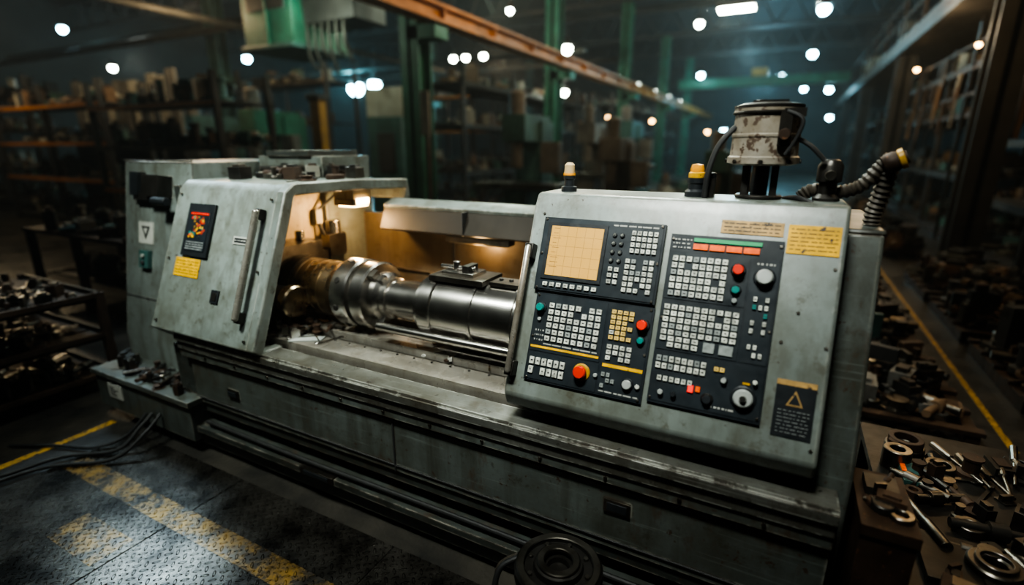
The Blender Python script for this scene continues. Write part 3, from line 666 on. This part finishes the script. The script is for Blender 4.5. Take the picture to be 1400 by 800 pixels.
for i in range(14): b.box(2.5,2.56,5+i*3,5.06+i*3,5.0,6.1,rust)
b.box(2.5,2.55,5,46,6.05,6.1,rust); b.box(2.5,2.55,5,46,5.5,5.55,rust)
for i in range(40):
    x=U(3.3,4.9); y=U(6,34); w=U(.25,.6); h=U(.4,1.6); b.box(x-w,x+w,y-w,y+w,4.75,4.75+h,random.choice([g_light,g_brown,g_grey,g_light,rust]))
junk(b,3,4.5,6,30,4.75,1.0,120,JM,3)
b.obj()
b=B('hanging_tools_rail'); 
for k in range(3):
    b.box(3.12,3.16,5.0,24,3.0+k*.5,3.05+k*.5,rust)
for i in range(90):
    y=U(5,24); z=random.choice([3.0,3.5,4.0]); b.tube([(3.1,y,z),(3.08,y+U(-.1,.1),z-U(.2,.9))],U(.015,.05),random.choice([rust,darkst,g_brown,g_grey]),6,1)
for y in (5.1,14.5,23.9): b.box(3.12,3.18,y-.03,y+.03,0,4.55,darkst)
b.obj()
def pallet_parts(x0,x1,y0,y1,n,s,mats=[darkst,steeld,rust,g_grey],h=.14):
    b=B('pallet_of_parts')
    for i in range(5): y=y0+(y1-y0)*i/4.0; b.box(x0,x1,y-.04,y+.04,h-.03,h,rust)
    for x in (x0+.05,(x0+x1)/2,x1-.05): b.box(x-.04,x+.04,y0,y1,0,h-.03,rust)
    junk(b,x0+.1,x1-.1,y0+.1,y1-.1,h,.6,n,mats,s)
    junk(b,x0+.15,x1-.15,y0+.15,y1-.15,h,.9,n//4,mats,s*1.5)
    junk(b,x0+.2,x1-.2,y0+.2,y1-.2,h+.13*s,.4,int(n*.6),mats,s*.7)
    b.obj()
DM=[darkst,rust,g_dark,darkst,steeld,g_grey,g_brown]
for i in range(4): pallet_parts(1.85,3.0,3.3+i*1.7,4.7+i*1.7,70,1.1,DM)
for i in range(4): pallet_parts(1.80,2.4,11.6+i*2.2,13+i*2.2,30,1.4,DM)
for i in range(5): pallet_parts(.55,1.42,4.2+i*1.9,5.6+i*1.9,54,.75,DM)
for i in range(7): pallet_parts(-5.5+i*.95,-4.7+i*.95,5.4+(i%3)*1.2,6.5+(i%3)*1.2,34,1.3,JM)
for i in range(7): pallet_parts(-4.0+(i%2)*1.8,-2.8+(i%2)*1.8,13.0+i*3.0,14.6+i*3.0,34,2.2,JM)
def mill(x,y,s=1.0,mat=g_green):
    b=B('milling_machine',None,.02)
    b.box(x-.6*s,x+.6*s,y-.5*s,y+.6*s,0,.35*s,mat); b.box(x-.3*s,x+.3*s,y,y+.6*s,.35*s,2.3*s,mat); b.box(x-.25*s,x+.25*s,y-.7*s,y+.5*s,1.9*s,2.4*s,mat); b.cyl((x,y-.55*s,1.4*s),(0,0,1),.13*s,.6*s,g_grey,14)
    b.box(x-.9*s,x+.9*s,y-.75*s,y-.1*s,1.0*s,1.12*s,steeld); b.box(x-.25*s,x+.25*s,y-.6*s,y,.35*s,1.0*s,mat); b.rev([(.16*s,0),(.16*s,.4*s),(.1*s,.45*s)],(x,y-.5*s,2.4*s),(0,0,1),g_grey,14)
    b.box(x+.35*s,x+.75*s,y-.2*s,y,1.3*s,1.9*s,g_grey); b.obj()
mill(-5.2,10.8,1.1,g_teal); mill(-12.2,9.8,1.2); mill(-16,10.6,1.2,g_teal); mill(-3.2,11,.9,g_grey); mill(-19.5,12,1.3,g_grey); mill(-5.3,15.6,1.1,g_grey); mill(-24,12.5,1.4,g_grey); mill(-1.2,11.2,.8,g_teal); mill(-5.4,20,1.2,g_teal)
b=B('stacked_sheet_panels',None,.01)
for i in range(12):
    x=-20+i*.45+U(-.05,.05); b.box(x,x+.38,8.8,8.9,2.1,3.8+U(-.2,.25),random.choice([g_light,g_grey,g_light])) 
b.box(-20.1,-14.4,8.6,9.0,0,2.1,g_dark)
b.obj()
# ------------------------------------------------------------------ lamps
def lampmesh(name,em):
    b=B(name); b.rev([(.08,.26),(.12,.10),(.22,.02),(.24,-.02)],(0,0,0),(0,0,1),g_dark,16); b.rev([(0,-.26),(.09,-.24),(.15,-.16),(.16,-.10),(.14,-.03),(.08,.0)],(0,0,0),(0,0,1),em,16); b.cyl((0,0,.26),(0,0,1),.02,.6,g_dark,6)
    o=b.obj(); me=o.data; bpy.data.objects.remove(o); return me
lc=lampmesh('high_bay_lamp',lamp_c); lw=lampmesh('high_bay_lamp',lamp_wm); lo=lampmesh('high_bay_lamp',lamp_o)
def lamp(x,y,z,me,s=1.0,rod=True):
    o=bpy.data.objects.new('high_bay_lamp',me); o.location=(x,y,z); o.scale=(s,s,s); bpy.context.collection.objects.link(o)
for y in (19.2,27.8,36,44): lamp(.4,y,6,lc,1.0)
lamp(.4,23,6.9,lw,.9)
for y in (25.4,29,33,37,41,45): lamp(-7.6,y,5.2,lw,1.0)
lamp(-22.8,17.2,6,lc,1.0); lamp(-31.6,15.9,6,lw,1.0); lamp(-20.8,22,5.2,lc,2.4); lamp(-19.5,22,5.25,lc,1.8)
lamp(-1.8,35.6,6,lc,1.3); lamp(-.9,35.6,6,lc,1.1); lamp(-5,33,6,lc,1.0); lamp(-7.75,18,4.35,lw,.9); lamp(-7.45,18.4,3.95,lw,.8); lamp(-7.6,18.9,5.5,lw,1.1)
for x in (-10.6,-10.1,-9.4): lamp(x,16,4.95,lw,.65)
lamp(2.2,43,4.0,lc,1.0); lamp(-4.4,42,3.2,lc,1.0); lamp(-3,46,4.4,lc,.9); lamp(-17,9.3,2.35,lc,.5); lamp(-5.2,9.9,4.6,lw,.4); lamp(-10.2,14,6.8,lc,1); lamp(-27,12,6.7,lc,.9); lamp(1.6,36,5.2,lc,1)
lamp(2.9,19,4.1,lo,.35); lamp(3.05,14,3.95,lo,.3); lamp(-6.9,30,3.4,lo,.6); lamp(-6.9,22,3.2,lo,.4); lamp(-5,38,3.0,lo,.7)
lamp(-4.2,26,7.3,lw,1)
b=B('strip_light_fixture',None,.01); b.box(-2.5,-1.4,18.3,18.8,6.05,6.15,g_dark); b.box(-2.45,-1.45,18.33,18.77,5.98,6.05,lamp_wm); b.tube([(-2,18.5,6.1),(-2,18.5,9.45)],.02,g_dark,6,1); b.obj()
def area(x,y,z,size,P,col,tgt=None,spread=180):
    l=bpy.data.lights.new('light','AREA'); l.shape='RECTANGLE'; l.size=size; l.size_y=size*.5; l.energy=P; l.color=col; l.spread=math.radians(spread)
    o=bpy.data.objects.new('added_overhead_light',l); o.location=(x,y,z); bpy.context.collection.objects.link(o)  # bare area light added overhead out of view, no fixture built
    if tgt: o.rotation_euler=(Vector(tgt)-Vector((x,y,z))).to_track_quat('-Z','Y').to_euler()
    return o
def point(x,y,z,P,col,r=.2,name='added_hall_light'):
    l=bpy.data.lights.new('light','POINT'); l.energy=P; l.color=col; l.shadow_soft_size=r
    o=bpy.data.objects.new(name,l); o.location=(x,y,z); bpy.context.collection.objects.link(o)
area(-.6,.1,4.8,.9,33,(.95,1,.93),(-.75,2,1.7),56)  # key light added above the control hood
area(-3.1,.1,4.8,.9,38,(.92,1,.92),(-3.1,2,1.6),60)  # key light added above the headstock hood
area(-1.5,4.4,5.2,1.4,95,(.90,.98,.90),(-1.4,2.3,1.4),100)  # rim light added above and behind for the top edges
area(2.6,3.6,4.4,.8,6,(1,.80,.54),(.9,2.6,.6),110)  # warm fill added for the bench tools
area(-7.5,3.0,4.3,1.2,36,(.66,.88,1),(-3.4,1.4,.2),110)  # cool light added to give the floor plates a reflection
point(-2.70,2.74,1.575,19,(1,.64,.30),.05,'work_lamp_or_added_fill')
point(-1.80,2.96,1.31,4,(1,.64,.30),.04,'work_lamp_or_added_fill')  # warm fill added below the canopy for back wall and shaft
for (x,y,z,P,c) in ((-19.5,20,4.8,800,(.25,.8,1)),(-9,8,4.6,120,(.85,1,.8)),(-13,8.5,5.2,240,(1,.72,.42)),(-18,5.5,5,280,(1,.78,.48)),(-3.5,9,5.2,210,(1,.76,.48)),(-2,16,5.6,380,(.95,.95,.72)),(-2,26,5.8,650,(.45,.85,1)),(-2,38,5.8,1400,(.3,.75,1)),(2.0,8,4.3,100,(1,.68,.36)),(1.9,14,4.2,190,(1,.72,.42)),(-26,14,5.5,340,(.8,.9,.85)),(-12,22,5.6,520,(1,.75,.46)),(4.6,11,7,190,(1,.74,.45)),(-7,12.5,5.5,210,(.85,1,.75)),(1.2,5,3.9,18,(1,.70,.38))):
    point(x,y,z,P,c)  # bare point lights added to brighten the hall clutter
w=bpy.data.worlds.new('world'); bpy.context.scene.world=w; w.use_nodes=True; bg=w.node_tree.nodes['Background']; bg.inputs[0].default_value=(.25,.42,.42,1); bg.inputs[1].default_value=.02
v_=w.node_tree.nodes.new('ShaderNodeVolumeScatter'); v_.inputs['Density'].default_value=.0024; v_.inputs['Color'].default_value=(.92,.96,.95,1); v_.inputs['Anisotropy'].default_value=.3
w.node_tree.links.new(v_.outputs[0],w.node_tree.nodes['World Output'].inputs['Volume'])
# ------------------------------------------------------------------ camera
cd=bpy.data.cameras.new('camera'); cd.lens=18; cd.sensor_width=36; cd.clip_end=200
cam=bpy.data.objects.new('camera',cd); bpy.context.collection.objects.link(cam)
yaw=math.atan(379/728.0); pit=math.atan(200/700.0)
cam.location=(0,0,2.0); cam.rotation_euler=(math.pi/2-pit,0,yaw)
cd.dof.use_dof=True; cd.dof.focus_distance=2.3; cd.dof.aperture_fstop=.56
bpy.context.scene.camera=cam
try: bpy.context.scene.view_settings.look='AgX - High Contrast'
except Exception as e: print(e)
